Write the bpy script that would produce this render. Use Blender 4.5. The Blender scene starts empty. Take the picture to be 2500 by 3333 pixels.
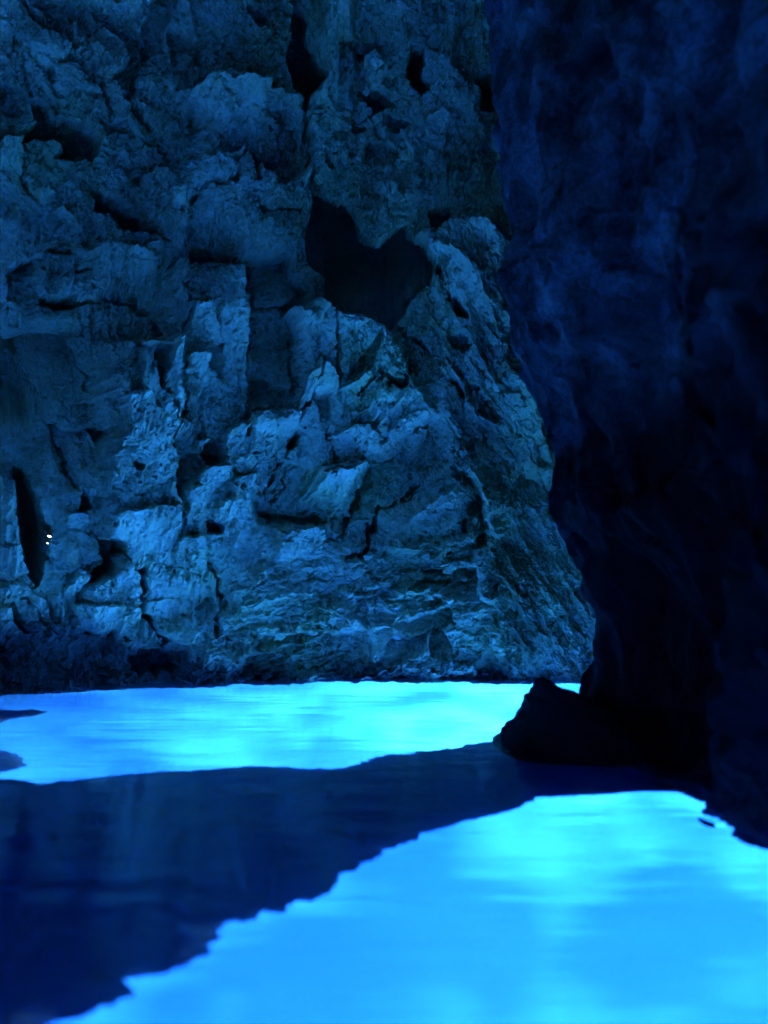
import bpy, bmesh, math, random
import numpy as np
from mathutils import Vector
from mathutils.geometry import delaunay_2d_cdt

random.seed(7)
rng = np.random.default_rng(11)
scene = bpy.context.scene
COL = scene.collection

# ------------------------------------------------------------------ camera
CAM_H = 1.5
PITCH = math.radians(6.0)
FPX, CX, CY = 2407.0, 1250.0, 1666.5          # focal length in photo pixels, image centre
cam_d = bpy.data.cameras.new('camera')
cam = bpy.data.objects.new('camera', cam_d)
COL.objects.link(cam)
cam.location = (0, 0, CAM_H)
cam.rotation_euler = (math.radians(90) + PITCH, 0, 0)
cam_d.sensor_fit = 'VERTICAL'
cam_d.sensor_height = 36.0
cam_d.lens = 26.0
cam_d.clip_start = 0.05
cam_d.clip_end = 3000
cam_d.dof.use_dof = True
cam_d.dof.focus_distance = 12.3
cam_d.dof.aperture_fstop = 0.5
scene.camera = cam

# ------------------------------------------------------------------ world, sun, exposure
SUN_EL = math.radians(18.0)
SUN_AZ = math.radians(-4.0)                     # bearing of the sun from +X, towards +Y positive
world = bpy.data.worlds.new('World')
scene.world = world
world.use_nodes = True
wn = world.node_tree.nodes
sky = wn.new('ShaderNodeTexSky')
sky.sky_type = 'NISHITA'
sky.sun_disc = False
sky.sun_elevation = SUN_EL
sky.sun_rotation = math.radians(90) - SUN_AZ
wn['Background'].inputs['Strength'].default_value = 0.1
world.node_tree.links.new(sky.outputs[0], wn['Background'].inputs['Color'])

sd = bpy.data.lights.new('sun', 'SUN')
sd.energy = 5.0
sd.angle = math.radians(0.5)
sd.color = (1.0, 0.96, 0.9)
sun = bpy.data.objects.new('sun', sd)
COL.objects.link(sun)
to_sun = Vector((math.cos(SUN_EL) * math.cos(SUN_AZ), math.cos(SUN_EL) * math.sin(SUN_AZ), math.sin(SUN_EL)))
sun.rotation_euler = to_sun.to_track_quat('Z', 'Y').to_euler()
sun.location = (40, 0, 30)

scene.view_settings.view_transform = 'Standard'
scene.view_settings.look = 'None'
scene.view_settings.gamma = 1.0
scene.view_settings.exposure = 6.0
scene.render.engine = 'CYCLES'
cy = scene.cycles
cy.max_bounces = 8
cy.diffuse_bounces = 3
cy.glossy_bounces = 3
cy.transmission_bounces = 6
cy.transparent_max_bounces = 12
cy.volume_bounces = 2
cy.caustics_refractive = True
cy.caustics_reflective = False
cy.use_denoising = True
try:
    cy.denoiser = 'OPENIMAGEDENOISE'
except Exception:
    pass

# ------------------------------------------------------------------ small helpers
CP, SP = math.cos(PITCH), math.sin(PITCH)

def ray(px, py):
    """direction of the sight line through a photo pixel (numpy friendly)"""
    a = (px - CX) / FPX
    b = (CY - py) / FPX
    return a, CP - SP * b, SP + CP * b

def on_water(px, py, depth=0.0):
    """where a sight line meets the level 'depth' metres under the surface, bent at the surface"""
    x, y, z = ray(px, py)
    d = Vector((x, y, z)).normalized()
    t = CAM_H / -d.z
    p = Vector((0, 0, CAM_H)) + d * t
    if depth > 0:
        eta = 1 / 1.33
        c1 = -d.z
        c2 = math.sqrt(1 - eta * eta * (1 - c1 * c1))
        r = Vector((d.x * eta, d.y * eta, -c2))
        p = p + r * (depth / c2)
    return p

def at_dist(px, py, Y):
    x, y, z = ray(px, py)
    k = Y / y
    return Vector((x * k, Y, CAM_H + z * k))

TAB = rng.random((8, 256, 256))

def vnoise(x, y, k=0):
    xi = np.floor(x).astype(np.int64); yi = np.floor(y).astype(np.int64)
    fx = x - xi; fy = y - yi
    fx = fx * fx * fx * (fx * (fx * 6 - 15) + 10); fy = fy * fy * fy * (fy * (fy * 6 - 15) + 10)
    T = TAB[k]
    x0 = xi & 255; x1 = (xi + 1) & 255; y0 = yi & 255; y1 = (yi + 1) & 255
    return ((T[y0, x0] * (1 - fx) + T[y0, x1] * fx) * (1 - fy) + (T[y1, x0] * (1 - fx) + T[y1, x1] * fx) * fy) * 2 - 1

def fbm(x, y, oct=4, k=0, gain=0.5, ridged=False):
    s = 0.0; a = 1.0; n = 0.0
    for o in range(oct):
        v = vnoise(x * 2 ** o + 17.3 * o, y * 2 ** o + 5.1 * o, (k + o) % 8)
        if ridged:
            v = 1 - 2 * np.abs(v)
        s = s + a * v; n += a; a *= gain
    return s / n

def facets(x, y, sx, sy, ang=0.0, k=0, tilt=0.5, step=0.5, jit=0.9):
    """broken-rock relief: every cell is a flat tilted facet. Height in units of the cell size."""
    c, s = math.cos(ang), math.sin(ang)
    u = (x * c + y * s) / sx; v = (-x * s + y * c) / sy
    ui = np.floor(u).astype(np.int64); vi = np.floor(v).astype(np.int64)
    best = np.full(u.shape, 9e9); sec = np.full(u.shape, 9e9)
    h = np.zeros(u.shape)
    T = TAB
    for dj in (-1, 0, 1):
        for di in (-1, 0, 1):
            a = (ui + di); b = (vi + dj)
            ia = a & 255; ib = b & 255
            cxx = a + 0.5 + (T[(k) % 8, ib, ia] - 0.5) * jit
            cyy = b + 0.5 + (T[(k + 1) % 8, ib, ia] - 0.5) * jit
            du = u - cxx; dv = v - cyy
            d = du * du + dv * dv
            hh = (T[(k + 2) % 8, ib, ia] - 0.5) * 2 * step + du * (T[(k + 3) % 8, ib, ia] - 0.5) * 2 * tilt + dv * (T[(k + 4) % 8, ib, ia] - 0.5) * 2 * tilt
            m = d < best
            sec = np.where(m, best, np.minimum(sec, d))
            h = np.where(m, hh, h)
            best = np.where(m, d, best)
    return h, np.sqrt(sec) - np.sqrt(best)

def sstep(a, b, x):
    t = np.clip((x - a) / (b - a), 0, 1)
    return t * t * (3 - 2 * t)

def link(o, parent=None):
    COL.objects.link(o)
    if parent is not None:
        o.parent = parent
    return o

def mesh_obj(name, verts, faces, mat, parent=None, smooth=True):
    me = bpy.data.meshes.new(name)
    verts = np.asarray(verts, dtype=np.float32).reshape(-1, 3)
    faces = np.asarray(faces, dtype=np.int32)
    n, k = faces.shape
    me.vertices.add(len(verts)); me.vertices.foreach_set('co', verts.ravel())
    me.loops.add(n * k); me.loops.foreach_set('vertex_index', faces.ravel())
    me.polygons.add(n); me.polygons.foreach_set('loop_start', np.arange(0, n * k, k, dtype=np.int32))
    me.update(calc_edges=True)
    me.polygons.foreach_set('use_smooth', np.full(n, smooth, dtype=bool))
    me.materials.append(mat)
    o = bpy.data.objects.new(name, me)
    return link(o, parent)

def grid_faces(nr, nc, keep=None, flip=False):
    i = np.arange(nr - 1)[:, None] * nc + np.arange(nc - 1)[None, :]
    f = np.stack([i, i + 1, i + nc + 1, i + nc], -1).reshape(-1, 4)
    if keep is not None:
        f = f[keep.reshape(-1)]
    return f[:, ::-1] if flip else f

def tag(o, label=None, cat=None, group=None, kind=None):
    if label: o['label'] = label
    if cat: o['category'] = cat
    if group: o['group'] = group
    if kind: o['kind'] = kind
    return o

# ------------------------------------------------------------------ materials
def new_mat(name):
    m = bpy.data.materials.new(name)
    m.use_nodes = True
    nt = m.node_tree
    return m, nt, nt.nodes, nt.links, nt.nodes['Principled BSDF']

def rock_mat(name, c_dark, c_mid, c_light, scale=1.0, bump=0.6, rough=0.85, tint=None, stain_shade=None, spec=0.5):
    m, nt, N, L, B = new_mat(name)
    geo = N.new('ShaderNodeNewGeometry')
    n1 = N.new('ShaderNodeTexNoise'); n1.inputs['Scale'].default_value = 0.9 * scale; n1.inputs['Detail'].default_value = 8; n1.inputs['Roughness'].default_value = 0.62
    n2 = N.new('ShaderNodeTexNoise'); n2.inputs['Scale'].default_value = 14 * scale; n2.inputs['Detail'].default_value = 6; n2.inputs['Roughness'].default_value = 0.7
    L.new(geo.outputs['Position'], n1.inputs['Vector']); L.new(geo.outputs['Position'], n2.inputs['Vector'])
    mx = N.new('ShaderNodeMath'); mx.operation = 'MULTIPLY_ADD'
    L.new(n2.outputs['Fac'], mx.inputs[0]); mx.inputs[1].default_value = 0.5; L.new(n1.outputs['Fac'], mx.inputs[2])
    r = N.new('ShaderNodeValToRGB')
    L.new(mx.outputs[0], r.inputs[0])
    e = r.color_ramp.elements
    e[0].position = 0.52; e[0].color = (*c_dark, 1)
    e[1].position = 0.98; e[1].color = (*c_light, 1)
    k = e.new(0.74); k.color = (*c_mid, 1)
    out = r.outputs[0]
    if tint:
        n3 = N.new('ShaderNodeTexNoise'); n3.inputs['Scale'].default_value = 0.55 * scale; n3.inputs['Detail'].default_value = 5
        L.new(geo.outputs['Position'], n3.inputs['Vector'])
        r3 = N.new('ShaderNodeValToRGB'); r3.color_ramp.elements[0].position = 0.5; r3.color_ramp.elements[1].position = 0.66
        sx = N.new('ShaderNodeSeparateXYZ'); L.new(geo.outputs['Position'], sx.inputs[0])
        gx_ = N.new('ShaderNodeMapRange'); gx_.inputs['From Min'].default_value = -2.5; gx_.inputs['From Max'].default_value = 1.5; gx_.inputs['To Min'].default_value = -0.03; gx_.inputs['To Max'].default_value = 0.07
        L.new(sx.outputs['X'], gx_.inputs['Value'])
        sm = N.new('ShaderNodeMath'); sm.operation = 'ADD'; L.new(n3.outputs['Fac'], sm.inputs[0]); L.new(gx_.outputs[0], sm.inputs[1])
        L.new(sm.outputs[0], r3.inputs[0])
        mix = N.new('ShaderNodeMix'); mix.data_type = 'RGBA'; mix.blend_type = 'MULTIPLY'
        L.new(r3.outputs[0], mix.inputs['Factor']); L.new(out, mix.inputs[6]); mix.inputs[7].default_value = (*tint, 1)
        out = mix.outputs[2]
    if stain_shade:
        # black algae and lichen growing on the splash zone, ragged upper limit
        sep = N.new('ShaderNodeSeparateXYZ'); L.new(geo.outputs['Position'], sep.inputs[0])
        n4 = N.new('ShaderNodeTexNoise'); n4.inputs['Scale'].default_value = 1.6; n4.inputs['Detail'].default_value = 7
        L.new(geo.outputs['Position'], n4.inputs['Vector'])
        ad = N.new('ShaderNodeMath'); ad.operation = 'MULTIPLY_ADD'; ad.inputs[1].default_value = -stain_shade[1] * 2
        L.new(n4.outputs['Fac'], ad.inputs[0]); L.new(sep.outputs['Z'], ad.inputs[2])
        if len(stain_shade) > 3:
            # shade at the left foot of the wall, painted as a higher dark band
            cl = N.new('ShaderNodeMapRange'); cl.inputs['From Min'].default_value = stain_shade[3][0]; cl.inputs['From Max'].default_value = stain_shade[3][1]
            cl.inputs['To Min'].default_value = stain_shade[3][2]; cl.inputs['To Max'].default_value = 0.0
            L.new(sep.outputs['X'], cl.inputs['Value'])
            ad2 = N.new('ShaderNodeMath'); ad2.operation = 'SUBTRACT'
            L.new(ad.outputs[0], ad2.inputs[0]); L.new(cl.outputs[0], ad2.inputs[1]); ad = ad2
        mr = N.new('ShaderNodeMapRange'); mr.inputs['From Min'].default_value = stain_shade[0] - stain_shade[1]; mr.inputs['From Max'].default_value = stain_shade[0]
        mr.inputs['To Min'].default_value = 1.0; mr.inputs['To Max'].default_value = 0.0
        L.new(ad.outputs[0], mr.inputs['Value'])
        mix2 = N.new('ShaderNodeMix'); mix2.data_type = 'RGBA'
        L.new(mr.outputs[0], mix2.inputs['Factor']); L.new(out, mix2.inputs[6]); mix2.inputs[7].default_value = (*stain_shade[2], 1)
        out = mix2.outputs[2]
    L.new(out, B.inputs['Base Color'])
    B.inputs['Roughness'].default_value = rough
    B.inputs['Specular IOR Level'].default_value = spec
    n5 = N.new('ShaderNodeTexNoise'); n5.inputs['Scale'].default_value = 9 * scale; n5.inputs['Detail'].default_value = 9; n5.inputs['Roughness'].default_value = 0.68
    L.new(geo.outputs['Position'], n5.inputs['Vector'])
    v5 = N.new('ShaderNodeTexVoronoi'); v5.inputs['Scale'].default_value = 11 * scale; v5.feature = 'F1'
    L.new(geo.outputs['Position'], v5.inputs['Vector'])
    ma = N.new('ShaderNodeMath'); ma.operation = 'MULTIPLY_ADD'; ma.inputs[1].default_value = 0.35
    L.new(v5.outputs['Distance'], ma.inputs[0]); L.new(n5.outputs['Fac'], ma.inputs[2])
    bp = N.new('ShaderNodeBump'); bp.inputs['Strength'].default_value = bump; bp.inputs['Distance'].default_value = 0.09 / scale
    L.new(ma.outputs[0], bp.inputs['Height']); L.new(bp.outputs[0], B.inputs['Normal'])
    return m

M_WALL = rock_mat('limestone', (0.27, 0.255, 0.175), (0.72, 0.68, 0.46), (0.90, 0.87, 0.62), bump=0.95, rough=0.58, tint=(0.86, 0.98, 0.8), stain_shade=(0.0, 0.4, (0.09, 0.086, 0.084), (-4.8, -2.4, 0.9)))
M_CEIL = rock_mat('ceiling_limestone', (0.3, 0.29, 0.28), (0.52, 0.51, 0.48), (0.68, 0.67, 0.63), scale=0.8)
M_RIGHT = rock_mat('dark_damp_rock', (0.014, 0.014, 0.02), (0.075, 0.073, 0.09), (0.24, 0.235, 0.27), scale=1.9, bump=0.8, rough=0.95, spec=0.12, stain_shade=(2.7, 2.2, (0.006, 0.006, 0.010)))
M_BLACK = rock_mat('algae_black_rock', (0.010, 0.010, 0.014), (0.018, 0.018, 0.024), (0.03, 0.03, 0.038), scale=1.5, rough=0.95, spec=0.1)
M_LEDGE = rock_mat('submerged_weedy_rock', (0.62, 0.62, 0.64), (0.74, 0.74, 0.76), (0.84, 0.84, 0.86), scale=1.0, bump=0.4)

def water_mat():
    m, nt, N, L, B = new_mat('cave_water')
    N.remove(B)
    out = N['Material Output']
    geo = N.new('ShaderNodeNewGeometry')
    mp = N.new('ShaderNodeMapping'); mp.inputs['Scale'].default_value = (0.35, 1.5, 1.0)
    L.new(geo.outputs['Position'], mp.inputs['Vector'])
    n1 = N.new('ShaderNodeTexNoise'); n1.inputs['Scale'].default_value = 2.2; n1.inputs['Detail'].default_value = 3; n1.inputs['Roughness'].default_value = 0.5
    L.new(mp.outputs[0], n1.inputs['Vector'])
    bp = N.new('ShaderNodeBump'); bp.inputs['Strength'].default_value = 0.38; bp.inputs['Distance'].default_value = 0.05
    L.new(n1.outputs['Fac'], bp.inputs['Height'])
    rf = N.new('ShaderNodeBsdfRefraction'); rf.inputs['IOR'].default_value = 1.33; rf.inputs['Roughness'].default_value = 0.055
    rf.inputs['Color'].default_value = (0.06, 0.365, 1.0, 1)
    gl = N.new('ShaderNodeBsdfGlossy'); gl.inputs['Roughness'].default_value = 0.12; gl.inputs['Color'].default_value = (0.9, 0.95, 1, 1)
    fr = N.new('ShaderNodeFresnel'); fr.inputs['IOR'].default_value = 1.5
    sc = N.new('ShaderNodeMath'); sc.operation = 'MULTIPLY'; sc.inputs[1].default_value = 1.0
    L.new(fr.outputs[0], sc.inputs[0])
    for n in (rf, gl, fr):
        L.new(bp.outputs[0], n.inputs['Normal'])
    mx = N.new('ShaderNodeMixShader')
    L.new(sc.outputs[0], mx.inputs[0]); L.new(rf.outputs[0], mx.inputs[1]); L.new(gl.outputs[0], mx.inputs[2])
    L.new(mx.outputs[0], out.inputs['Surface'])
    return m
M_WATER = water_mat()

def sea_mat():
    m, nt, N, L, B = new_mat('open_sea')
    N.remove(B)
    tr = N.new('ShaderNodeBsdfTransparent'); tr.inputs['Color'].default_value = (0.35, 0.8, 1.0, 1)
    gl = N.new('ShaderNodeBsdfGlossy'); gl.inputs['Roughness'].default_value = 0.15
    mx = N.new('ShaderNodeMixShader'); mx.inputs[0].default_value = 0.06
    L.new(tr.outputs[0], mx.inputs[1]); L.new(gl.outputs[0], mx.inputs[2])
    L.new(mx.outputs[0], N['Material Output'].inputs['Surface'])
    return m
M_SEA = sea_mat()

def sand_mat():
    m, nt, N, L, B = new_mat('pale_sand')
    geo = N.new('ShaderNodeNewGeometry')
    n1 = N.new('ShaderNodeTexNoise'); n1.inputs['Scale'].default_value = 0.6; n1.inputs['Detail'].default_value = 2.5; n1.inputs['Roughness'].default_value = 0.5
    L.new(geo.outputs['Position'], n1.inputs['Vector'])
    r = N.new('ShaderNodeValToRGB')
    r.color_ramp.elements[0].position = 0.38; r.color_ramp.elements[0].color = (0.22, 0.24, 0.28, 1)
    r.color_ramp.elements[1].position = 0.62; r.color_ramp.elements[1].color = (0.86, 0.86, 0.83, 1)
    L.new(n1.outputs['Fac'], r.inputs[0])
    # light falloff painted into the floor colour: bright at back, dark near and left
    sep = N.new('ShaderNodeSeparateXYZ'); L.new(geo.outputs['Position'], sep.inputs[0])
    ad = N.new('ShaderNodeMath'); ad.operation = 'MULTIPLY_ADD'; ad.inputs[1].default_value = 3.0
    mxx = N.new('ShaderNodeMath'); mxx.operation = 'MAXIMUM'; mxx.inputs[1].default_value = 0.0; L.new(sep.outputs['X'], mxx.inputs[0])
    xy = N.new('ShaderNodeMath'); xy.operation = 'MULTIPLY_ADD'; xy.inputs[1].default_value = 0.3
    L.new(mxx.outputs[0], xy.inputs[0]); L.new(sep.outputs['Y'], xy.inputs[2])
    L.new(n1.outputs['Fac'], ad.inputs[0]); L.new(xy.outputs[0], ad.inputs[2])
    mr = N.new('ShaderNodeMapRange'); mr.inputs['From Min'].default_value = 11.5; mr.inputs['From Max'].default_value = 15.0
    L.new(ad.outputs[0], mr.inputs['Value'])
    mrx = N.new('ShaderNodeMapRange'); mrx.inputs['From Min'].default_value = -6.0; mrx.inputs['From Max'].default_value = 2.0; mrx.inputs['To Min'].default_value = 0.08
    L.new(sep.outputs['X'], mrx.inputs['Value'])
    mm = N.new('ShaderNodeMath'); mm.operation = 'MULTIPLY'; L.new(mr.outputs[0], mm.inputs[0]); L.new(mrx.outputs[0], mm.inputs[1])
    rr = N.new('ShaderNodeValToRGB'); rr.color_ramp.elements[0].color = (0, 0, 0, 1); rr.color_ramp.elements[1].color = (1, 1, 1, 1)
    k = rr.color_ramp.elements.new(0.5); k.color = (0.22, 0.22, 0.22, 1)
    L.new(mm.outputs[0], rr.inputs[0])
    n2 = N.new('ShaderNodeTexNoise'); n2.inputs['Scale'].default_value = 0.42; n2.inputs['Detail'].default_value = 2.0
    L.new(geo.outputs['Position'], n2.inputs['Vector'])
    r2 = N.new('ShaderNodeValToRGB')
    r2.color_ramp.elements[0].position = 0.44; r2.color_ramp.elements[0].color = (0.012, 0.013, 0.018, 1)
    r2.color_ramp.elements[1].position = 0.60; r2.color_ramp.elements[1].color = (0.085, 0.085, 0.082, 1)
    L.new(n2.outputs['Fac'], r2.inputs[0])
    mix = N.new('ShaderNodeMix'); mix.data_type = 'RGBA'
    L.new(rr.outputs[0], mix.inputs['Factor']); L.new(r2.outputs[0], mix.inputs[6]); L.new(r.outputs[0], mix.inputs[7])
    L.new(mix.outputs[2], B.inputs['Base Color'])
    B.inputs['Roughness'].default_value = 0.95
    return m
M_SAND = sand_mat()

# ------------------------------------------------------------------ structure: sea floor, water, sea
SAND_Z = -5.0
xs = np.linspace(-18, 40, 110); ys = np.linspace(-12, 30, 90)
gx, gy = np.meshgrid(xs, ys)
gz = SAND_Z + 0.14 * fbm(gx * 0.5, gy * 0.5, 3, 2)
V = np.stack([gx, gy, gz], -1)
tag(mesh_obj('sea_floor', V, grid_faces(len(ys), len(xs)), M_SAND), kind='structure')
tag(mesh_obj('water', [(-17, -11, 0), (4.4, -11, 0), (4.4, 23.5, 0), (-17, 23.5, 0)], [(0, 1, 2, 3)], M_WATER), kind='structure')
tag(mesh_obj('sea', [(4.4, -11, 0), (1500, -900, 0), (1500, 900, 0), (4.4, 23.5, 0)], [(0, 1, 2, 3)], M_SEA), kind='structure')

# unseen slabs added to shut daylight out, open under water on the sunny side
def light_tight_hull():
    bm = bmesh.new()
    def box(x0, x1, y0, y1, z0, z1):
        r = bmesh.ops.create_cube(bm, size=1)
        for v in r['verts']:
            v.co = ((x0 + x1) / 2 + v.co.x * (x1 - x0), (y0 + y1) / 2 + v.co.y * (y1 - y0), (z0 + z1) / 2 + v.co.z * (z1 - z0))
    box(-19, -15, -12, 27, -7, 18)                 # far left
    box(-15, 12, -12, -8, -7, 18)                  # behind the landing
    box(-15, 12, -8, 27, 14, 18)                   # roof
    # back slab with the daylight fissure
    box(-8.1, 12, 23, 27, -7, 14)
    box(-15, -14.0, 23, 27, -7, 14)
    box(-14, -8.1, 23, 27, -7, 2.0)
    box(-14, -8.1, 23, 27, 6.5, 14)
    # sunny side wall: wedge whose underside follows the light
    t = math.tan(SUN_EL)
    prof = [(4.4, -0.6 + (4.4 - 2.75) * t), (4.4, 14), (12, 14), (12, -0.6 + (12 - 2.75) * t)]
    a = [bm.verts.new((x, -8, z)) for x, z in prof]; b = [bm.verts.new((x, 27, z)) for x, z in prof]
    bm.faces.new(a); bm.faces.new(b[::-1])
    for i in range(4):
        j = (i + 1) % 4
        bm.faces.new((a[j], a[i], b[i], b[j]))
    bmesh.ops.recalc_face_normals(bm, faces=bm.faces)
    me = bpy.data.meshes.new('light_tight_hull'); bm.to_mesh(me); bm.free()
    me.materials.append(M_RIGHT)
    return link(bpy.data.objects.new('light_tight_hull', me))
tag(light_tight_hull(), kind='structure')

# ------------------------------------------------------------------ back wall of the cave
def wall_base(X, Z):
    return 12.95 - 0.062 * (np.minimum(X, 2.2) - 0.3) ** 2 - 0.02 * np.maximum(Z, 0) ** 2

def wall_point(px, py):
    dx, dy, dz = ray(px, py)
    Y = np.full(np.shape(px), 11.5)
    for _ in range(24):
        k = Y / dy
        Y = 0.5 * Y + 0.5 * np.clip(wall_base(dx * k, CAM_H + dz * k), 4.0, 14)
    k = Y / dy
    return dx * k, Y, CAM_H + dz * k

STEP = 2.5
cols = np.concatenate([np.linspace(-1500, -130, 60)[:-1], np.arange(-130, 2030, STEP), np.linspace(2030, 2120, 12)[1:]])
rows = np.concatenate([np.linspace(-900, -110, 60)[:-1], np.arange(-110, 2306, STEP)])
PX, PY = np.meshgrid(cols, rows)

# ragged, warped coordinates so that nothing has ruled edges
WX = PX + 26 * fbm(PX / 150, PY / 150, 3, 1, 0.5) + 17 * fbm(PX / 48, PY / 48, 4, 6, 0.6)
WY = PY + 26 * fbm(PX / 150 + 40, PY / 150 + 11, 3, 3, 0.5) + 17 * fbm(PX / 48 + 7, PY / 48 + 21, 4, 7, 0.6)
H = np.zeros_like(PX)

def sub(x0, x1, y0, y1, pad):
    i0 = np.searchsorted(rows, y0 - pad); i1 = np.searchsorted(rows, y1 + pad)
    j0 = np.searchsorted(cols, x0 - pad); j1 = np.searchsorted(cols, x1 + pad)
    return slice(i0, i1), slice(j0, j1)

OX, OY, SC = 0.0, 0.0, 1.0
def reg(ox, oy, sc):
    global OX, OY, SC
    OX, OY, SC = ox, oy, sc

def P(pts):
    return [(OX + x * SC, OY + y * SC) for x, y in pts]

def poly_sd(X, Y, poly):
    d = np.full(X.shape, 1e9); inside = np.zeros(X.shape, bool)
    n = len(poly)
    for i in range(n):
        ax, ay = poly[i]; bx, by = poly[(i + 1) % n]
        ex, ey = bx - ax, by - ay
        wx, wy = X - ax, Y - ay
        t = np.clip((wx * ex + wy * ey) / (ex * ex + ey * ey + 1e-9), 0, 1)
        d = np.minimum(d, (wx - ex * t) ** 2 + (wy - ey * t) ** 2)
        c = ((ay > Y) != (by > Y)) & (X < (bx - ax) * (Y - ay) / (by - ay + 1e-12) + ax)
        inside ^= c
    d = np.sqrt(d)
    return np.where(inside, d, -d)

def line_d(X, Y, pts):
    d = np.full(X.shape, 1e9)
    for (ax, ay), (bx, by) in zip(pts[:-1], pts[1:]):
        ex, ey = bx - ax, by - ay
        wx, wy = X - ax, Y - ay
        t = np.clip((wx * ex + wy * ey) / (ex * ex + ey * ey + 1e-9), 0, 1)
        d = np.minimum(d, np.hypot(wx - ex * t, wy - ey * t))
    return d

def bbox(pts):
    a = np.array(pts); return a[:, 0].min(), a[:, 0].max(), a[:, 1].min(), a[:, 1].max()

def pmask(pts, edge):
    pts = P(pts)
    x0, x1, y0, y1 = bbox(pts)
    s = sub(x0, x1, y0, y1, edge + 30)
    d = poly_sd(WX[s], WY[s], pts)
    return s, sstep(-edge * 0.5, edge * 0.5, d), pts

def plate(pts, h=0, gx=0, gy=0, edge=8, flat=0.0):
    """flat-ish facet: h out of the wall, gx/gy slope across and down it; flat replaces the rough relief under it"""
    s, m, q = pmask(pts, edge)
    c = np.mean(q, axis=0)
    add = h + 1.5 * gx * (WX[s] - c[0]) + 1.5 * gy * (WY[s] - c[1])
    H[s] += m * add
    if flat:
        FLAT[s] = np.maximum(FLAT[s], m * flat)

def hole(pts, depth, edge=10, up=0.0):
    s, m, q = pmask(pts, edge)
    H[s] -= m * depth

def crack(pts, w, depth):
    """irregular fissure: opens and closes along its length, one lip stands a little proud"""
    q = P(pts); w = w * SC * 0.95; depth = depth * 1.4
    x0, x1, y0, y1 = bbox(q)
    s = sub(x0, x1, y0, y1, w * 5 + 30)
    xx = WX[s] + 7 * vnoise(PX[s] / 13, PY[s] / 13, 2); yy = WY[s] + 7 * vnoise(PX[s] / 13 + 5, PY[s] / 13, 4)
    d = line_d(xx, yy, q)
    op = np.clip(0.62 + 1.1 * fbm(PX[s] / 55, PY[s] / 55, 2, 5), 0.12, 1.35)
    H[s] -= depth * np.clip(op, 0.25, 1.1) * np.clip(1 - d / (w * op + 1.0), 0, 1) ** 0.8
    H[s] -= 0.16 * depth * np.exp(-(d / (w * 2.2)) ** 2)

def lip(pts, w, h):
    """small overhang: swells out over w above the line, breaks off sharply at it"""
    q = P(pts); w = w * SC
    x0, x1, y0, y1 = bbox(q)
    s = sub(x0, x1, y0, y1, w + 30)
    X = WX[s] + 9 * vnoise(PX[s] / 17, PY[s] / 17, 2); Y = WY[s] + 9 * vnoise(PX[s] / 17 + 5, PY[s] / 17, 4)
    best = np.full(X.shape, 1e9); side = np.zeros(X.shape)
    for (ax, ay), (bx, by) in zip(q[:-1], q[1:]):
        ex, ey = bx - ax, by - ay
        t = np.clip(((X - ax) * ex + (Y - ay) * ey) / (ex * ex + ey * ey + 1e-9), 0, 1)
        d = np.hypot(X - ax - ex * t, Y - ay - ey * t)
        m = d < best
        side = np.where(m, np.sign(ex * (Y - ay) - ey * (X - ax)), side); best = np.minimum(best, d)
    up = np.clip(1 - best / w, 0, 1) ** 1.4; dn = np.clip(1 - best / 7.0, 0, 1)
    k = np.clip(0.6 + 0.9 * vnoise(PX[s] / 40, PY[s] / 40, 6), 0.1, 1.3)
    H[s] += h * k * np.where(side > 0, dn, up)

def ridge(pts, w, h, sharp=1.0):
    q = P(pts); w = w * SC
    x0, x1, y0, y1 = bbox(q)
    s = sub(x0, x1, y0, y1, w * 2 + 30)
    d = line_d(WX[s], WY[s], q)
    H[s] += h * np.clip(1 - d / w, 0, 1) ** sharp

def area(pts, edge):
    m = np.zeros_like(PX)
    s, mm, _ = pmask(pts, edge)
    m[s] = mm
    return m

FLAT = np.zeros_like(PX)
K = 850 / 1659.0

# --- large forms, photo pixels
reg(0, 0, 1)
plate([(330, 1130), (560, 1120), (575, 1400), (580, 1760), (600, 2010), (480, 2090), (430, 1930), (340, 1750), (330, 1600), (345, 1480), (365, 1400), (320, 1290)], 75, -0.05, -0.12, 41)
plate([(-200, 1080), (110, 1080), (250, 1080), (310, 1250), (345, 1380), (330, 1600), (240, 1640), (100, 1560), (-200, 1500)], -80, 0.12, 0.22, 67)
plate([(570, 860), (800, 860), (815, 1150), (800, 1370), (720, 1500), (640, 1560), (580, 1400), (560, 1050)], 45, 0, -0.10, 52)
plate([(810, 860), (940, 830), (1010, 930), (1000, 1030), (945, 1010), (940, 1200), (900, 1330), (830, 1370), (800, 1250), (815, 1060)], -70, 0, 0.18, 36)
plate([(940, 1010), (1010, 1000), (1260, 1090), (1400, 1330), (1300, 1420), (1190, 1560), (1050, 1700), (860, 1690), (800, 1560), (800, 1390), (900, 1370), (970, 1240)], 35, 0.03, -0.16, 41)
plate([(1230, 1480), (1420, 1390), (1480, 1560), (1470, 1720), (1300, 1790), (1120, 1760), (1140, 1640)], -35, 0.10, 0.22, 62)
plate([(1370, 760), (1480, 740), (1650, 760), (1660, 1000), (1720, 1300), (1830, 1620), (1600, 1600), (1500, 1400), (1400, 1150), (1380, 930)], 45, 0.16, -0.20, 62)
plate([(1640, 1640), (1760, 1540), (1900, 1700), (2000, 2230), (1600, 2230), (1590, 1850)], -30, 0.0, 0.06, 110)
plate([(-200, 2050), (250, 2080), (420, 2070), (560, 2110), (600, 2190), (560, 2300), (-200, 2320)], -40, 0, 0.15, 110)
plate([(590, 300), (700, 270), (850, 290), (1000, 330), (990, 470), (880, 560), (740, 520), (640, 430)], 28, 0.0, -0.22, 36)
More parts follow.
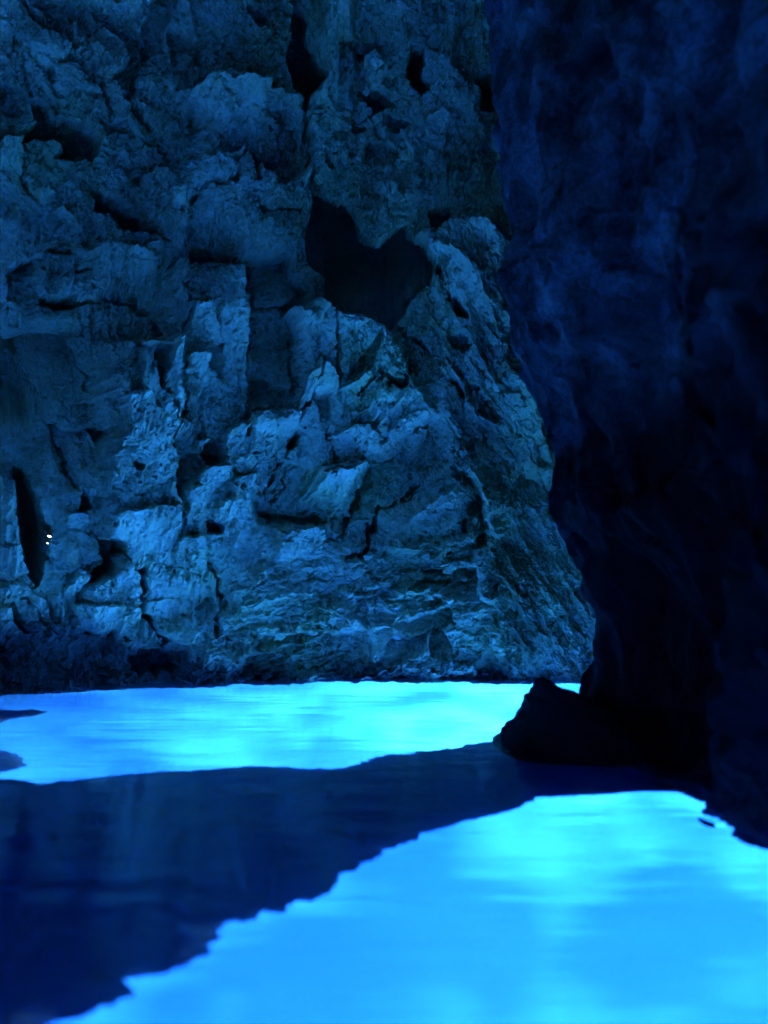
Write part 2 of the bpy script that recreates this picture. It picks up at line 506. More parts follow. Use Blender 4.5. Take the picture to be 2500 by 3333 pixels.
plate([(1030, -50), (1150, -50), (1160, 200), (1130, 420), (1100, 600), (990, 600), (1000, 380), (1060, 250)], 45, -0.10, -0.05, 36)
plate([(480, 560), (640, 520), (780, 480), (900, 600), (1010, 560), (1010, 770), (900, 810), (830, 870), (690, 840), (570, 830), (490, 850)], 30, 0, -0.10, 31)
plate([(130, 820), (420, 800), (500, 850), (470, 940), (330, 970), (140, 975), (90, 900)], 30, 0, -0.12, 31)
# --- the black hole and the fissures
hole([(1020, 610), (1060, 640), (1140, 670), (1170, 740), (1190, 790), (1250, 800), (1310, 740), (1370, 790), (1375, 830), (1395, 870), (1380, 920), (1350, 950), (1310, 1010), (1290, 1040), (1262, 1085), (1235, 1060), (1180, 1045), (1110, 1035), (1070, 1000), (1090, 900), (1050, 870), (1000, 800), (1005, 740)], 420, 26)
hole([(940, 0), (985, 40), (985, 120), (1020, 200), (1060, 260), (1010, 320), (950, 290), (915, 220), (935, 140)], 230, 9)
hole([(1320, 130), (1370, 140), (1372, 240), (1400, 290), (1380, 320), (1330, 270), (1315, 200)], 200, 9)
hole([(1180, 140), (1240, 150), (1240, 200), (1185, 205)], 110, 12)
hole([(1180, 290), (1240, 300), (1290, 350), (1230, 370), (1175, 330)], 110, 12)
hole([(1600, 230), (1660, 250), (1650, 360), (1580, 350), (1540, 260)], 130, 9)
hole([(0, 1170), (40, 1190), (75, 1260), (95, 1290), (120, 1390), (90, 1420), (60, 1380), (40, 1400), (10, 1330), (-60, 1260)], 75, 12)
hole([(60, 1520), (110, 1560), (135, 1650), (155, 1720), (155, 1810), (125, 1900), (95, 1850), (70, 1740), (60, 1690), (45, 1640)], 300, 8)

# --- top left
reg(0, 0, K)
hole([(130, 600), (230, 650), (300, 730), (350, 760), (420, 735), (520, 765), (560, 820), (640, 880), (640, 960), (560, 1010), (520, 1000), (430, 990), (340, 1000), (400, 960), (330, 900), (250, 880), (-60, 880), (-60, 820), (200, 820), (230, 770)], 95, 10)
hole([(975, -40), (1065, -40), (1055, 150), (1035, 330), (960, 330), (935, 150)], 45, 9)
hole([(600, 1190), (720, 1240), (850, 1330), (950, 1400), (1040, 1520), (940, 1480), (860, 1490), (760, 1420), (700, 1340), (600, 1340)], 110, 8)
hole([(1560, 40), (1700, 60), (1720, 200), (1640, 230), (1590, 140)], 90, 10)
hole([(260, -30), (420, -30), (500, 60), (420, 200), (340, 160), (300, 60)], 40, 14)
crack([(190, -20), (240, 90), (310, 210), (360, 165), (430, 225), (460, 320)], 22, 42)
crack([(490, 70), (560, 190), (575, 300)], 14, 30)
crack([(600, 50), (720, 180), (820, 290), (850, 350), (830, 420), (830, 600), (880, 670), (945, 790)], 30, 60)
crack([(370, 375), (470, 405), (530, 460), (600, 530), (660, 600), (690, 690)], 22, 45)
crack([(300, 440), (320, 560), (360, 690)], 16, 36)
crack([(80, 200), (110, 330), (150, 450), (180, 600)], 14, 30)
crack([(640, 740), (760, 800), (860, 860), (950, 930), (1030, 1010)], 18, 34)
crack([(650, 950), (760, 1030), (880, 1090), (960, 1080)], 24, 50)
crack([(1210, 1310), (1230, 1200), (1320, 1155), (1430, 1150), (1480, 1100), (1500, 1000), (1560, 960), (1600, 1030), (1620, 1150)], 18, 42)
crack([(1560, 1230), (1660, 1330)], 20, 40)
crack([(110, 960), (150, 1120), (220, 1220)], 14, 34)
crack([(930, 350), (900, 230), (960, 330), (980, 400)], 16, 30)
plate([(1180, 640), (1300, 570), (1450, 620), (1660, 560), (1700, 900), (1480, 960), (1420, 1000), (1390, 900), (1370, 790), (1280, 700)], 10, 0, -0.22, 8)
plate([(1200, 700), (1300, 730), (1380, 820), (1400, 960), (1250, 1010), (1180, 850)], -12, 0.1, 0.32, 8, 0.5)
plate([(1080, 200), (1200, 230), (1330, 290), (1400, 390), (1390, 460), (1300, 500), (1200, 560), (1090, 400)], -14, 0.05, 0.22, 8)
plate([(1090, 90), (1150, 95), (1220, 170), (1290, 240), (1340, 295), (1290, 290), (1220, 245), (1180, 220), (1210, 185), (1140, 135), (1090, 135)], 16, 0, -0.35, 5, 0.6)
plate([(1410, 390), (1415, 470), (1350, 525), (1285, 530), (1310, 495), (1370, 455), (1385, 410)], 14, 0, -0.5, 5, 0.6)
plate([(-40, 890), (100, 905), (125, 1065), (60, 1065), (-40, 1035)], 26, 0, -0.45, 6, 0.6)
plate([(220, 1180), (290, 1160), (340, 1200), (362, 1285), (310, 1270), (250, 1255)], 22, 0, -0.5, 5, 0.6)
plate([(355, 1372), (410, 1345), (480, 1390), (562, 1452), (490, 1472), (430, 1440)], 24, 0, -0.6, 5, 0.7)
plate([(740, 1500), (900, 1480), (1020, 1540), (960, 1680), (770, 1680)], 14, 0, -0.3, 6)
plate([(1070, 1230), (1130, 1210), (1190, 1310), (1150, 1360), (1075, 1330)], 18, 0, -0.45, 5, 0.5)
plate([(480, 0), (720, 0), (920, 0), (900, 160), (760, 180), (640, 70)], 26, 0, -0.28, 8)
plate([(60, 60), (200, 80), (300, 220), (420, 330), (380, 380), (200, 300), (80, 220)], 14, 0.1, 0.1, 8)
plate([(560, 200), (780, 260), (830, 360), (720, 480), (560, 500), (500, 430)], 16, 0.1, -0.05, 8)
plate([(850, 420), (980, 420), (1000, 580), (860, 640)], 10, 0, -0.1, 6)
plate([(360, 870), (470, 860), (520, 960), (440, 960)], 16, 0.0, -0.4, 5, 0.5)
plate([(850, 1150), (950, 1110), (1010, 1200), (950, 1300), (880, 1290)], 10, 0, 0.2, 5, 0.5)

# --- top middle
reg(800, 0, K)
plate([(560, 0), (740, 0), (710, 160), (640, 300), (560, 250), (540, 140)], 12, 0.0, -0.2, 6)
plate([(590, 250), (740, 240), (760, 560), (680, 690), (600, 740), (560, 560)], -30, 0.12, 0.12, 10)
plate([(440, 560), (520, 520), (500, 600), (480, 760), (390, 740), (400, 650)], 22, -0.2, -0.35, 6, 0.5)
plate([(740, 380), (860, 372), (870, 450), (900, 500), (870, 535), (780, 520), (745, 440)], 60, 0, -0.15, 6, 0.7)
plate([(780, 880), (900, 870), (1000, 950), (950, 1080), (860, 1110), (780, 1040)], -24, 0, 0.25, 8, 0.6)
plate([(1180, 760), (1260, 700), (1330, 800), (1320, 990), (1230, 1000), (1180, 880)], 14, 0, -0.22, 6, 0.6)
plate([(1110, 250), (1300, 420), (1460, 600), (1460, 760), (1300, 700), (1130, 480)], 26, 0.15, -0.06, 10)
plate([(500, 1190), (660, 1180), (760, 1260), (880, 1300), (950, 1400), (900, 1540), (760, 1560), (680, 1360), (560, 1250)], 16, 0, 0.12, 10)
plate([(390, 780), (470, 900), (520, 1080), (560, 1130), (480, 1180), (400, 1060), (385, 900)], 16, 0, -0.1, 8)
crack([(385, 600), (385, 780), (395, 920), (410, 1080), (430, 1180)], 18, 60)
crack([(230, 730), (225, 980)], 10, 26)
crack([(0, 980), (110, 1010), (230, 1030)], 14, 34)
crack([(-10, 1250), (100, 1350), (210, 1340), (330, 1330)], 18, 38)
hole([(380, 765), (470, 780), (460, 830), (390, 800)], 60, 6)
hole([(690, 770), (810, 790), (800, 830), (700, 830)], 60, 8)
hole([(500, 990), (560, 1060), (540, 1090), (510, 1060)], 50, 8)
hole([(940, 740), (1060, 770), (1040, 800), (950, 790)], 60, 8)
hole([(1170, 1340), (1290, 1330), (1310, 1420), (1220, 1470), (1180, 1430)], 100, 12)
hole([(1480, 600), (1560, 600), (1600, 680), (1520, 740), (1460, 700)], 90, 14)
ridge([(1420, 1400), (1500, 1470), (1600, 1560), (1650, 1600)], 60, 40)

# --- middle left
reg(0, 800, K)
plate([(70, 120), (250, 90), (330, 30), (480, 10), (590, 90), (600, 160), (400, 180), (340, 310), (120, 350), (60, 300)], -34, 0.05, 0.26, 8, 0.6)
plate([(390, 200), (480, 160), (600, 150), (590, 220), (470, 260)], -20, 0, 0.2, 6, 0.5)
plate([(790, 60), (960, 0), (990, 150), (940, 260), (880, 270), (800, 180)], 16, 0, -0.25, 6)
plate([(230, 580), (360, 570), (500, 660), (530, 800), (440, 880), (190, 860), (130, 740)], 20, -0.16, 0.34, 8, 0.85)
plate([(190, 870), (440, 890), (600, 880), (640, 960), (480, 960), (260, 950)], 4, 0, 0.22, 8, 0.6)
plate([(260, 980), (650, 960), (690, 1060), (600, 1120), (420, 1130), (300, 1090)], -4, 0, 0.16, 8, 0.5)
plate([(340, 1160), (560, 1150), (640, 1380), (620, 1560), (480, 1580), (380, 1400)], -10, 0.1, 0.10, 10, 0.5)
plate([(560, 1140), (720, 1110), (745, 1200), (680, 1240), (640, 1300), (600, 1220)], -60, 0, 0.2, 8, 0.4)
crack([(0, 590), (100, 600), (240, 590)], 40, 50)
crack([(120, 740), (210, 900), (260, 1020), (330, 1160), (420, 1340), (470, 1520)], 26, 55)
crack([(500, 650), (580, 790), (640, 930), (690, 1010), (740, 1150)], 24, 50)
crack([(255, 370), (360, 372), (480, 365), (620, 348), (760, 352), (880, 370)], 30, 75)
crack([(880, 370), (910, 430), (980, 480), (1010, 560)], 16, 40)
crack([(940, 690), (960, 820), (1000, 920), (1060, 1010), (1080, 1200), (1110, 1330), (1135, 1430), (1115, 1560)], 28, 62)
crack([(1100, 130), (1190, 110), (1260, 75), (1360, 80), (1450, 85), (1540, 120), (1600, 140), (1680, 100)], 34, 90)
crack([(1160, 130), (1150, 260), (1140, 420), (1130, 580)], 12, 34)
crack([(600, 380), (615, 470), (600, 580)], 10, 24)
crack([(1590, 100), (1600, 340), (1570, 600), (1540, 760), (1560, 900), (1540, 1100), (1535, 1210)], 20, 44)
crack([(1080, 1200), (1160, 1040), (1150, 920), (1100, 880)], 18, 40)
crack([(1240, 1060), (1260, 1160), (1240, 1300)], 14, 34)
hole([(805, 1370), (840, 1350), (890, 1380), (860, 1420), (810, 1400)], 50, 6)
hole([(1300, 1260), (1350, 1235), (1420, 1300), (1400, 1370), (1330, 1400), (1280, 1350)], 70, 10)
hole([(940, 690), (1010, 680), (1020, 800), (1000, 900), (950, 820)], 70, 10)
plate([(1010, 380), (1090, 200), (1150, 180), (1130, 480), (1060, 520), (1020, 480)], 22, 0.1, -0.1, 8)
plate([(1130, 420), (1280, 420), (1350, 560), (1340, 640), (1150, 640)], 22, 0, -0.22, 8)
plate([(1160, 150), (1600, 140), (1590, 340), (1360, 420), (1240, 400), (1160, 330)], -12, 0, 0.12, 10)
plate([(1170, 740), (1280, 735), (1290, 860), (1220, 920), (1170, 840)], 30, 0, -0.4, 6, 0.4)
plate([(1030, 640), (1110, 660), (1170, 830), (1090, 880), (1020, 800)], 24, 0, -0.2, 8)
plate([(1280, 640), (1400, 650), (1370, 860), (1290, 820)], -26, 0.1, 0.2, 6, 0.6)
plate([(1110, 1080), (1180, 1080), (1190, 1180), (1140, 1240), (1110, 1160)], 18, -0.1, -0.3, 6)
plate([(1240, 1230), (1320, 1220), (1290, 1340), (1250, 1330)], 26, -0.3, -0.3, 6)
plate([(1140, 1380), (1240, 1340), (1300, 1420), (1210, 1490), (1150, 1560)], -20, 0, 0.3, 8, 0.5)
plate([(1400, 1200), (1640, 1100), (1760, 1200), (1700, 1440), (1500, 1500), (1420, 1360)], 30, 0, -0.24, 10)
plate([(1160, 1560), (1240, 1460), (1340, 1400), (1440, 1360), (1440, 1460), (1330, 1600), (1260, 1640), (1180, 1640)], 34, -0.1, -0.35, 8)
plate([(700, 1000), (860, 940), (960, 1060), (1000, 1180), (1040, 1320), (1090, 1500), (900, 1560), (660, 1580), (640, 1440), (690, 1230), (740, 1180)], 20, -0.04, -0.12, 12)
plate([(650, 620), (940, 690), (930, 860), (820, 880), (660, 860), (620, 760)], -20, 0.05, 0.26, 12)

# --- middle right
reg(800, 800, K)
plate([(50, 130), (180, 60), (330, 100), (340, 300), (280, 350), (60, 340)], 26, 0, 0.24, 12, 0.8)
plate([(350, 140), (480, 60), (500, 200), (360, 230)], 18, 0, 0.2, 8, 0.7)
plate([(550, 260), (680, 290), (720, 430), (600, 420), (540, 350)], 10, 0, 0.25, 8, 0.6)
plate([(30, 350), (270, 370), (280, 550), (40, 560)], 24, 0, 0.02, 8, 0.4)
plate([(20, 580), (240, 570), (280, 680), (285, 950), (150, 900), (60, 800), (10, 700)], 20, 0, 0.24, 14, 0.85)
plate([(0, 850), (130, 850), (190, 1000), (120, 1070), (0, 1060)], -10, 0, 0.2, 10, 0.6)
plate([(285, 400), (410, 360), (520, 440), (410, 560), (410, 760), (300, 960), (285, 700)], 20, 0, -0.16, 6)
plate([(410, 760), (540, 860), (560, 940), (540, 1000), (420, 1020), (340, 1100), (280, 1080), (330, 980)], 26, 0, -0.4, 6, 0.4)
plate([(0, 1100), (200, 1090), (330, 1060), (260, 1200), (100, 1260), (0, 1180)], 30, 0, -0.5, 6, 0.4)
plate([(100, 1270), (260, 1210), (330, 1150), (310, 1280), (190, 1390), (110, 1540), (40, 1520)], -10, 0.16, 0.22, 10, 0.5)
plate([(590, 920), (690, 870), (750, 870), (740, 960), (660, 1050), (600, 980)], 22, 0, -0.4, 6, 0.4)
plate([(620, 860), (700, 760), (850, 590), (870, 640), (770, 790), (720, 860)], -40, 0.1, 0.2, 8)
plate([(440, 1010), (530, 980), (540, 1110), (480, 1120)], -30, 0, 0.3, 6, 0.5)
plate([(540, 1200), (700, 1140), (860, 1180), (870, 1360), (740, 1420), (560, 1390)], 18, 0, -0.22, 8)
plate([(560, 1400), (700, 1400), (800, 1360), (760, 1560), (640, 1660), (350, 1660), (480, 1440)], 24, 0, -0.24, 8)
plate([(950, 1090), (1120, 1040), (1140, 1110), (1050, 1160), (960, 1330), (860, 1300), (900, 1190)], 12, 0, 0.0, 8)
crack([(545, 440), (560, 640), (550, 830), (580, 900), (590, 980)], 12, 34)
crack([(280, 370), (285, 700), (280, 960)], 12, 36)
crack([(340, 1060), (420, 1020), (430, 900), (410, 660)], 10, 26)
crack([(540, 1120), (540, 1280), (535, 1440)], 10, 24)
crack([(720, 950), (790, 880), (850, 830), (1000, 900), (1030, 790)], 26, 62)
crack([(880, 500), (990, 560), (1040, 700), (1030, 830)], 16, 40)
crack([(820, 1400), (900, 1350), (970, 1320), (1040, 1180), (1140, 1130), (1160, 1210), (1210, 1290), (1300, 1360)], 16, 36)
crack([(1190, 200), (1250, 290), (1330, 380), (1400, 470)], 24, 60)
crack([(1000, 570), (1050, 620), (1110, 650), (1130, 700)], 12, 32)
crack([(1150, 330), (1200, 480), (1250, 620), (1280, 720), (1360, 820)], 16, 46)
crack([(1300, 870), (1400, 980), (1480, 1060), (1560, 1120)], 18, 46)
crack([(1430, 900), (1520, 1000), (1580, 1090)], 16, 44)
crack([(1460, 730), (1500, 830), (1560, 880)], 16, 44)
crack([(130, 1560), (190, 1400), (260, 1320), (330, 1180)], 30, 56)
crack([(200, 1640), (250, 1480), (240, 1420)], 12, 28)
crack([(20, 1300), (40, 1370), (40, 1440)], 10, 24)
ridge([(1240, 40), (1400, 160), (1480, 260), (1560, 420), (1620, 620)], 40, 42)
ridge([(1110, 110), (1160, 230), (1240, 380), (1270, 500), (1240, 560), (1300, 760), (1400, 960), (1500, 1100), (1560, 1150)], 36, 42)
ridge([(1420, 430), (1440, 600), (1530, 780), (1580, 900)], 44, 36)
ridge([(1480, 1300), (1500, 1420), (1540, 1560), (1560, 1660)], 60, 60)
hole([(1320, 380), (1420, 430), (1420, 480), (1380, 480), (1330, 430)], 60, 8)
hole([(1290, 590), (1380, 560), (1450, 620), (1400, 690), (1330, 660)], 70, 12)

# --- lower left
reg(0, 1500, K)
hole([(640, 490), (760, 525), (810, 570), (850, 640), (800, 600), (740, 650), (710, 720), (600, 770), (530, 790), (560, 740), (660, 640)], 110, 8)
hole([(915, 690), (950, 670), (965, 710), (950, 870), (930, 860)], 90, 6)
crack([(930, 690), (940, 870), (935, 960), (985, 1020), (1010, 1090), (1040, 1160)], 14, 55)
crack([(850, 640), (890, 700), (920, 790)], 14, 40)
hole([(860, 1230), (915, 1165), (960, 1190), (1010, 1170), (1060, 1230), (1150, 1290), (1100, 1330), (1040, 1300), (1010, 1360), (960, 1320), (900, 1350), (880, 1300)], 42, 8)
hole([(500, 190), (560, 260), (560, 330), (520, 330), (480, 260)], 60, 8)
plate([(530, 240), (600, 235), (700, 235), (670, 310), (640, 340), (570, 320)], -10, 0, 0.4, 5, 0.7)
plate([(395, 340), (430, 320), (520, 345), (570, 390), (540, 460), (430, 440), (385, 400)], 26, -0.1, -0.4, 6, 0.5)
plate([(300, 520), (400, 460), (560, 470), (660, 520), (640, 620), (500, 700), (320, 700)], 16, 0, 0.08, 10, 0.4)
plate([(440, 740), (490, 680), (580, 720), (540, 800), (480, 860), (410, 900)], 34, 0, -0.45, 7, 0.4)
plate([(560, 790), (720, 700), (820, 640), (890, 720), (910, 920), (700, 930), (540, 880)], 30, 0, -0.16, 8)
plate([(480, 900), (900, 930), (920, 1010), (820, 1080), (600, 1140), (480, 1120)], 12, 0, -0.26, 8)
plate([(830, 290), (1100, 260), (1110, 560), (940, 600), (820, 560), (680, 500), (670, 350)], 16, 0, -0.14, 12)
plate([(1110, 300), (1180, 240), (1190, 330), (1120, 400)], -20, 0.1, 0.2, 6)
plate([(1170, 180), (1260, 150), (1320, 360), (1280, 430), (1180, 420), (1140, 300)], 24, -0.1, -0.18, 8)
plate([(1380, 280), (1500, 190), (1520, 310), (1440, 360), (1370, 350)], 26, 0, -0.35, 8)
plate([(1500, 80), (1640, 60), (1640, 300), (1520, 310), (1480, 160)], 22, 0, -0.2, 8)
hole([(1330, 350), (1420, 380), (1410, 440), (1340, 460)], 60, 10)
plate([(1110, 520), (1330, 480), (1360, 760), (1340, 880), (1180, 840), (1100, 640)], 16, 0, -0.1, 10)
plate([(1270, 930), (1350, 860), (1380, 960), (1300, 1040), (1230, 1040)], -24, 0, 0.3, 10, 0.6)
plate([(1000, 1030), (1160, 990), (1260, 1080), (1180, 1170), (1060, 1160)], 26, 0, 0.22, 14, 0.7)
plate([(0, 390), (60, 400), (120, 560), (170, 700), (60, 760), (-60, 700)], 40, 0.1, 0.05, 14)
plate([(0, 780), (160, 760), (300, 880), (330, 980), (120, 1000), (-60, 960)], 26, 0, -0.05, 14)
plate([(-60, 950), (60, 900), (130, 1080), (100, 1160), (-60, 1180)], 24, 0, -0.2, 12)
crack([(1340, 660), (1390, 790), (1430, 980), (1400, 1100)], 14, 34)
crack([(160, 860), (260, 960), (340, 1100)], 22, 46)
crack([(100, 930), (140, 1060)], 22, 40)
lip([(1120, 1380), (1240, 1350), (1340, 1290), (1440, 1280), (1560, 1240), (1680, 1210)], 100, 34)

# --- lower right
reg(800, 1500, K)
plate([(200, 430), (520, 410), (520, 560), (440, 620), (200, 600), (190, 500)], 26, 0, -0.2, 7)
plate([(130, 340), (300, 330), (530, 360), (500, 410), (200, 430)], -26, 0, 0.4, 6, 0.4)
plate([(200, 0), (380, 30), (330, 200), (200, 280), (150, 220)], -16, 0, 0.1, 8)
plate([(420, 60), (530, 0), (780, 0), (700, 160), (540, 330), (340, 310), (250, 340), (380, 180)], 26, 0, -0.22, 8)
plate([(550, 330), (640, 300), (690, 380), (640, 460), (560, 430)], -24, 0, 0.26, 8)
plate([(710, 330), (860, 260), (860, 380), (760, 410), (700, 400)], 4, 0, 0.3, 8, 0.6)
plate([(1040, 380), (1140, 280), (1290, 200), (1320, 240), (1200, 380), (1120, 470), (1040, 440)], 22, 0, -0.2, 10)
crack([(560, 520), (640, 450), (720, 260), (800, 100), (840, 60)], 26, 46)
crack([(830, 430), (870, 340), (1000, 280), (1100, 150)], 18, 36)
crack([(640, 620), (720, 600), (760, 460), (830, 420)], 18, 40)
crack([(1380, 420), (1420, 540), (1500, 520), (1490, 400), (1460, 300), (1400, 100)], 34, 60)
crack([(1350, 30), (1400, 200), (1420, 340)], 40, 44)
ridge([(1450, 20), (1500, 140), (1520, 280), (1560, 400), (1590, 470)], 50, 56)
ridge([(1400, 460), (1440, 570), (1470, 700), (1500, 820), (1520, 900)], 36, 64)
for q in ([(450, 700), (640, 690), (740, 640), (850, 590), (960, 560), (1080, 550), (1220, 545)],
          [(1190, 670), (1290, 660), (1360, 640), (1410, 655)],
          [(1010, 840), (1090, 770), (1130, 760), (1200, 790), (1290, 750), (1380, 740)],
          [(620, 830), (700, 860), (790, 850), (880, 850), (960, 890), (1050, 850), (1170, 850), (1240, 890), (1340, 890)],
          [(480, 910), (560, 950), (640, 1000), (760, 1080), (840, 1060), (930, 1040), (1020, 990), (1160, 970)],
          [(0, 1130), (120, 1110), (250, 1110), (360, 1140), (430, 1110), (500, 1040)],
          [(0, 1220), (90, 1190), (180, 1160), (270, 1110)],
          [(930, 1110), (1030, 1110), (1100, 1095)],
          [(930, 1340), (1020, 1260), (1110, 1230)],
          [(1240, 580), (1320, 540), (1400, 520)],
          [(290, 880), (360, 900), (420, 840), (460, 780)],
          [(730, 1280), (800, 1285)],
          [(60, 780), (120, 720), (180, 770), (250, 790)],
          [(560, 700), (620, 640), (650, 560)],
          [(780, 900), (800, 1000), (790, 1060)],
          [(960, 960), (900, 900), (860, 830)]):
    lip(q, 100, 34)
plate([(1110, 700), (1440, 680), (1470, 860), (1290, 880), (1140, 830)], -26, 0, 0.28, 10)
plate([(800, 1090), (1100, 1010), (1310, 950), (1340, 1040), (1140, 1110), (900, 1200), (840, 1290)], -22, 0, 0.34, 8, 0.6)
plate([(850, 1310), (940, 1160), (1120, 1120), (1120, 1220), (1000, 1270), (900, 1330)], -20, 0, 0.34, 8, 0.7)
plate([(1140, 1100), (1270, 1070), (1380, 1240), (1300, 1280), (1160, 1240)], -30, 0.1, 0.3, 8, 0.7)
plate([(60, 1100), (800, 1090), (850, 1330), (400, 1350), (0, 1350)], -26, 0, 0.16, 20)

# --- region masks for the relief
reg(0, 0, 1)
m_brec = area([(1150, 130), (1330, 180), (1560, 280), (1600, 500), (1580, 700), (1420, 720), (1300, 700), (1150, 620), (1080, 480), (1140, 380)], 60)
m_strat = area([(1380, 740), (1660, 740), (1700, 1100), (1900, 1700), (1960, 2230), (1560, 2230), (1600, 1900), (1500, 1500), (1360, 1100)], 80)
m_layer = area([(800, 1860), (1050, 1780), (1420, 1740), (1560, 1850), (1600, 2220), (800, 2220), (700, 2100)], 70)
m_diag = area([(900, 1350), (1300, 1250), (1480, 1450), (1450, 1780), (1000, 1880), (850, 1750)], 80)
m_tl = area([(-200, -200), (1050, -200), (1000, 420), (640, 560), (520, 700), (-200, 700)], 90)
m_smooth = area([(380, 1350), (580, 1350), (600, 1700), (560, 1950), (350, 1750), (330, 1600)], 50)

wx2 = PX + 34 * fbm(PX / 130, PY / 130, 4, 2, 0.6); wy2 = PY + 34 * fbm(PX / 130 + 9, PY / 130 + 31, 4, 4, 0.6)
wx3 = PX + 13 * fbm(PX / 42, PY / 42, 3, 6, 0.6); wy3 = PY + 13 * fbm(PX / 42 + 3, PY / 42 + 7, 3, 7, 0.6)

def F(x, y, sx, sy, ang, k, tilt, step, amp):
    h, e = facets(x, y, sx, sy, math.radians(ang), k, tilt, step)
    return h * amp - amp * 0.12 * (1 - sstep(0.0, 0.12, e))

base_f = 0.4 * F(wx2, wy2, 150, 210, 12, 0, 0.9, 0.30, 30) + F(wx3, wy3, 62, 84, -8, 1, 0.8, 0.35, 15) + F(wx3, wy3, 25, 30, 20, 3, 0.8, 0.4, 6.5)
tl_f = F(wx2, wy2, 120, 200, -38, 2, 0.9, 0.35, 34) + F(wx3, wy3, 46, 80, -36, 4, 0.9, 0.45, 17) + F(wx3, wy3, 22, 30, -30, 5, 0.8, 0.4, 7)
brec_f = F(wx3, wy3, 62, 70, 20, 1, 0.8, 0.6, 24) + F(wx3, wy3, 30, 36, -30, 2, 0.9, 0.6, 16) + F(PX, PY, 15, 17, 10, 3, 0.8, 0.5, 6)
strat_f = F(wx3, wy3, 44, 190, -27, 5, 0.9, 0.45, 28) + F(wx3, wy3, 22, 70, -27, 6, 0.9, 0.5, 18) + F(PX, PY, 15, 26, -25, 7, 0.8, 0.5, 9)
layer_f = F(wx3, wy3, 110, 46, -14, 5, 0.8, 0.5, 26) + F(wx3, wy3, 44, 26, -16, 6, 0.9, 0.55, 18) + F(PX, PY, 18, 14, -12, 7, 0.8, 0.5, 9)
diag_f = F(wx2, wy2, 80, 260, 32, 3, 0.8, 0.3, 24) + F(wx3, wy3, 40, 110, 34, 4, 0.8, 0.35, 12) + F(wx3, wy3, 20, 30, 30, 6, 0.7, 0.4, 5)
R = base_f
for m, f in ((m_tl, tl_f), (m_diag, diag_f), (m_strat, strat_f), (m_layer, layer_f), (m_brec, brec_f)):
    R = R * (1 - m) + f * m
def ribs(ang, wide, long_, k, amp):
    c, sn = math.cos(math.radians(ang)), math.sin(math.radians(ang))
    u = (wx2 * c + wy2 * sn) / wide; v = (-wx2 * sn + wy2 * c) / long_
    return amp * fbm(u, v, 4, k, 0.55, True)
rib = ribs(6, 90, 360, 2, 50) * (1 - m_tl) * (1 - m_diag) * (1 - m_strat) + ribs(-38, 95, 260, 4, 34) * m_tl + ribs(34, 85, 300, 1, 36) * m_diag + ribs(-26, 62, 330, 3, 42) * m_strat
R = R + rib * (1 - 0.8 * m_layer) + ribs(76, 52, 340, 5, 38) * m_layer
R = R * (1 - 0.4 * m_smooth) * (1 - 0.8 * FLAT)
rough = 0.5 + 0.9 * sstep(-0.3, 0.5, fbm(PX / 240 + 4, PY / 240, 3, 1))
fine = 7.0 * fbm(PX / 46, PY / 46, 5, 3, 0.65) + 1.25 * rough * (4.5 * fbm(wx3 / 19, wy3 / 22, 3, 5, 0.65, True) + F(wx3, wy3, 17, 20, 15, 2, 0.9, 0.5, 6.0) + F(PX, PY, 11, 12, -20, 6, 0.9, 0.5, 3.5))
R = R + fine * (1 - 0.5 * FLAT)
# hairline joints that open and close
for sx_, sy_, an, kk, dep, wid in ((110, 190, 10, 0, 15, 0.024), (90, 190, -32, 4, 12, 0.024), (80, 160, 33, 2, 11, 0.024)):
    _, ee = facets(wx3 + 9 * vnoise(PX / 11, PY / 11, 1), wy3 + 9 * vnoise(PX / 11, PY / 11, 3), sx_, sy_, math.radians(an), kk)
    on = sstep(0.02, 0.3, fbm(PX / 130 + kk, PY / 130, 3, (kk + 3) % 8))
    R = R - dep * on * (1 - 0.6 * FLAT) * (1 - sstep(0.0, wid * 2, ee))
# solution pits
PR = random.Random(21)
for _ in range(420):
    x_ = PR.uniform(-60, 1850); y_ = PR.uniform(200, 2150); r_ = PR.uniform(4, 9) * (1 + PR.random() ** 4)
    s_ = sub(x_ - r_ * 2, x_ + r_ * 2, y_ - r_ * 2, y_ + r_ * 2, 4)
    el = PR.uniform(0.5, 1.6); th = PR.uniform(-1.0, 1.0)
    dx_ = WX[s_] - x_; dy_ = WY[s_] - y_
    d_ = np.hypot((dx_ * math.cos(th) + dy_ * math.sin(th)) * el, -dx_ * math.sin(th) + dy_ * math.cos(th))
    R[s_] -= 26 * np.clip(1.2 - d_ / r_, 0, 1)
big = 40 * fbm(PX / 420, PY / 420, 3, 6)
AMP = 0.55 + 0.75 * sstep(-0.35, 0.45, fbm(PX / 170, PY / 170, 3, 5))
H = 1.85 * H + R * AMP + big

X0, Y0, Z0 = wall_point(PX, PY)
# base normal by finite differences of the base surface (towards the chamber)
e = 0.01
nx = -(wall_base(X0 + e, Z0) - wall_base(X0 - e, Z0)) / (2 * e)
nz = -(wall_base(X0, Z0 + e) - wall_base(X0, Z0 - e)) / (2 * e)
ln = np.sqrt(nx * nx + nz * nz + 1)
nX, nY, nZ = -nx / ln * -1, -1 / ln, -nz / ln * -1
nX = -(-nx) / ln * -1.0
# surface y = B(x,z): gradient of (B - y) points into the chamber
nX, nY, nZ = -nx / ln, -1 / ln, -nz / ln
U = 12.0 / FPX
WXs = X0 + nX * H * U; WYs = Y0 + nY * H * U; WZs = Z0 + nZ * H * U
neg = np.maximum(-H - 130, 0) * U
WZs = WZs + 0.9 * neg * sstep(0.4, 1.2, WZs)
V = np.stack([WXs, WYs, WZs], -1)
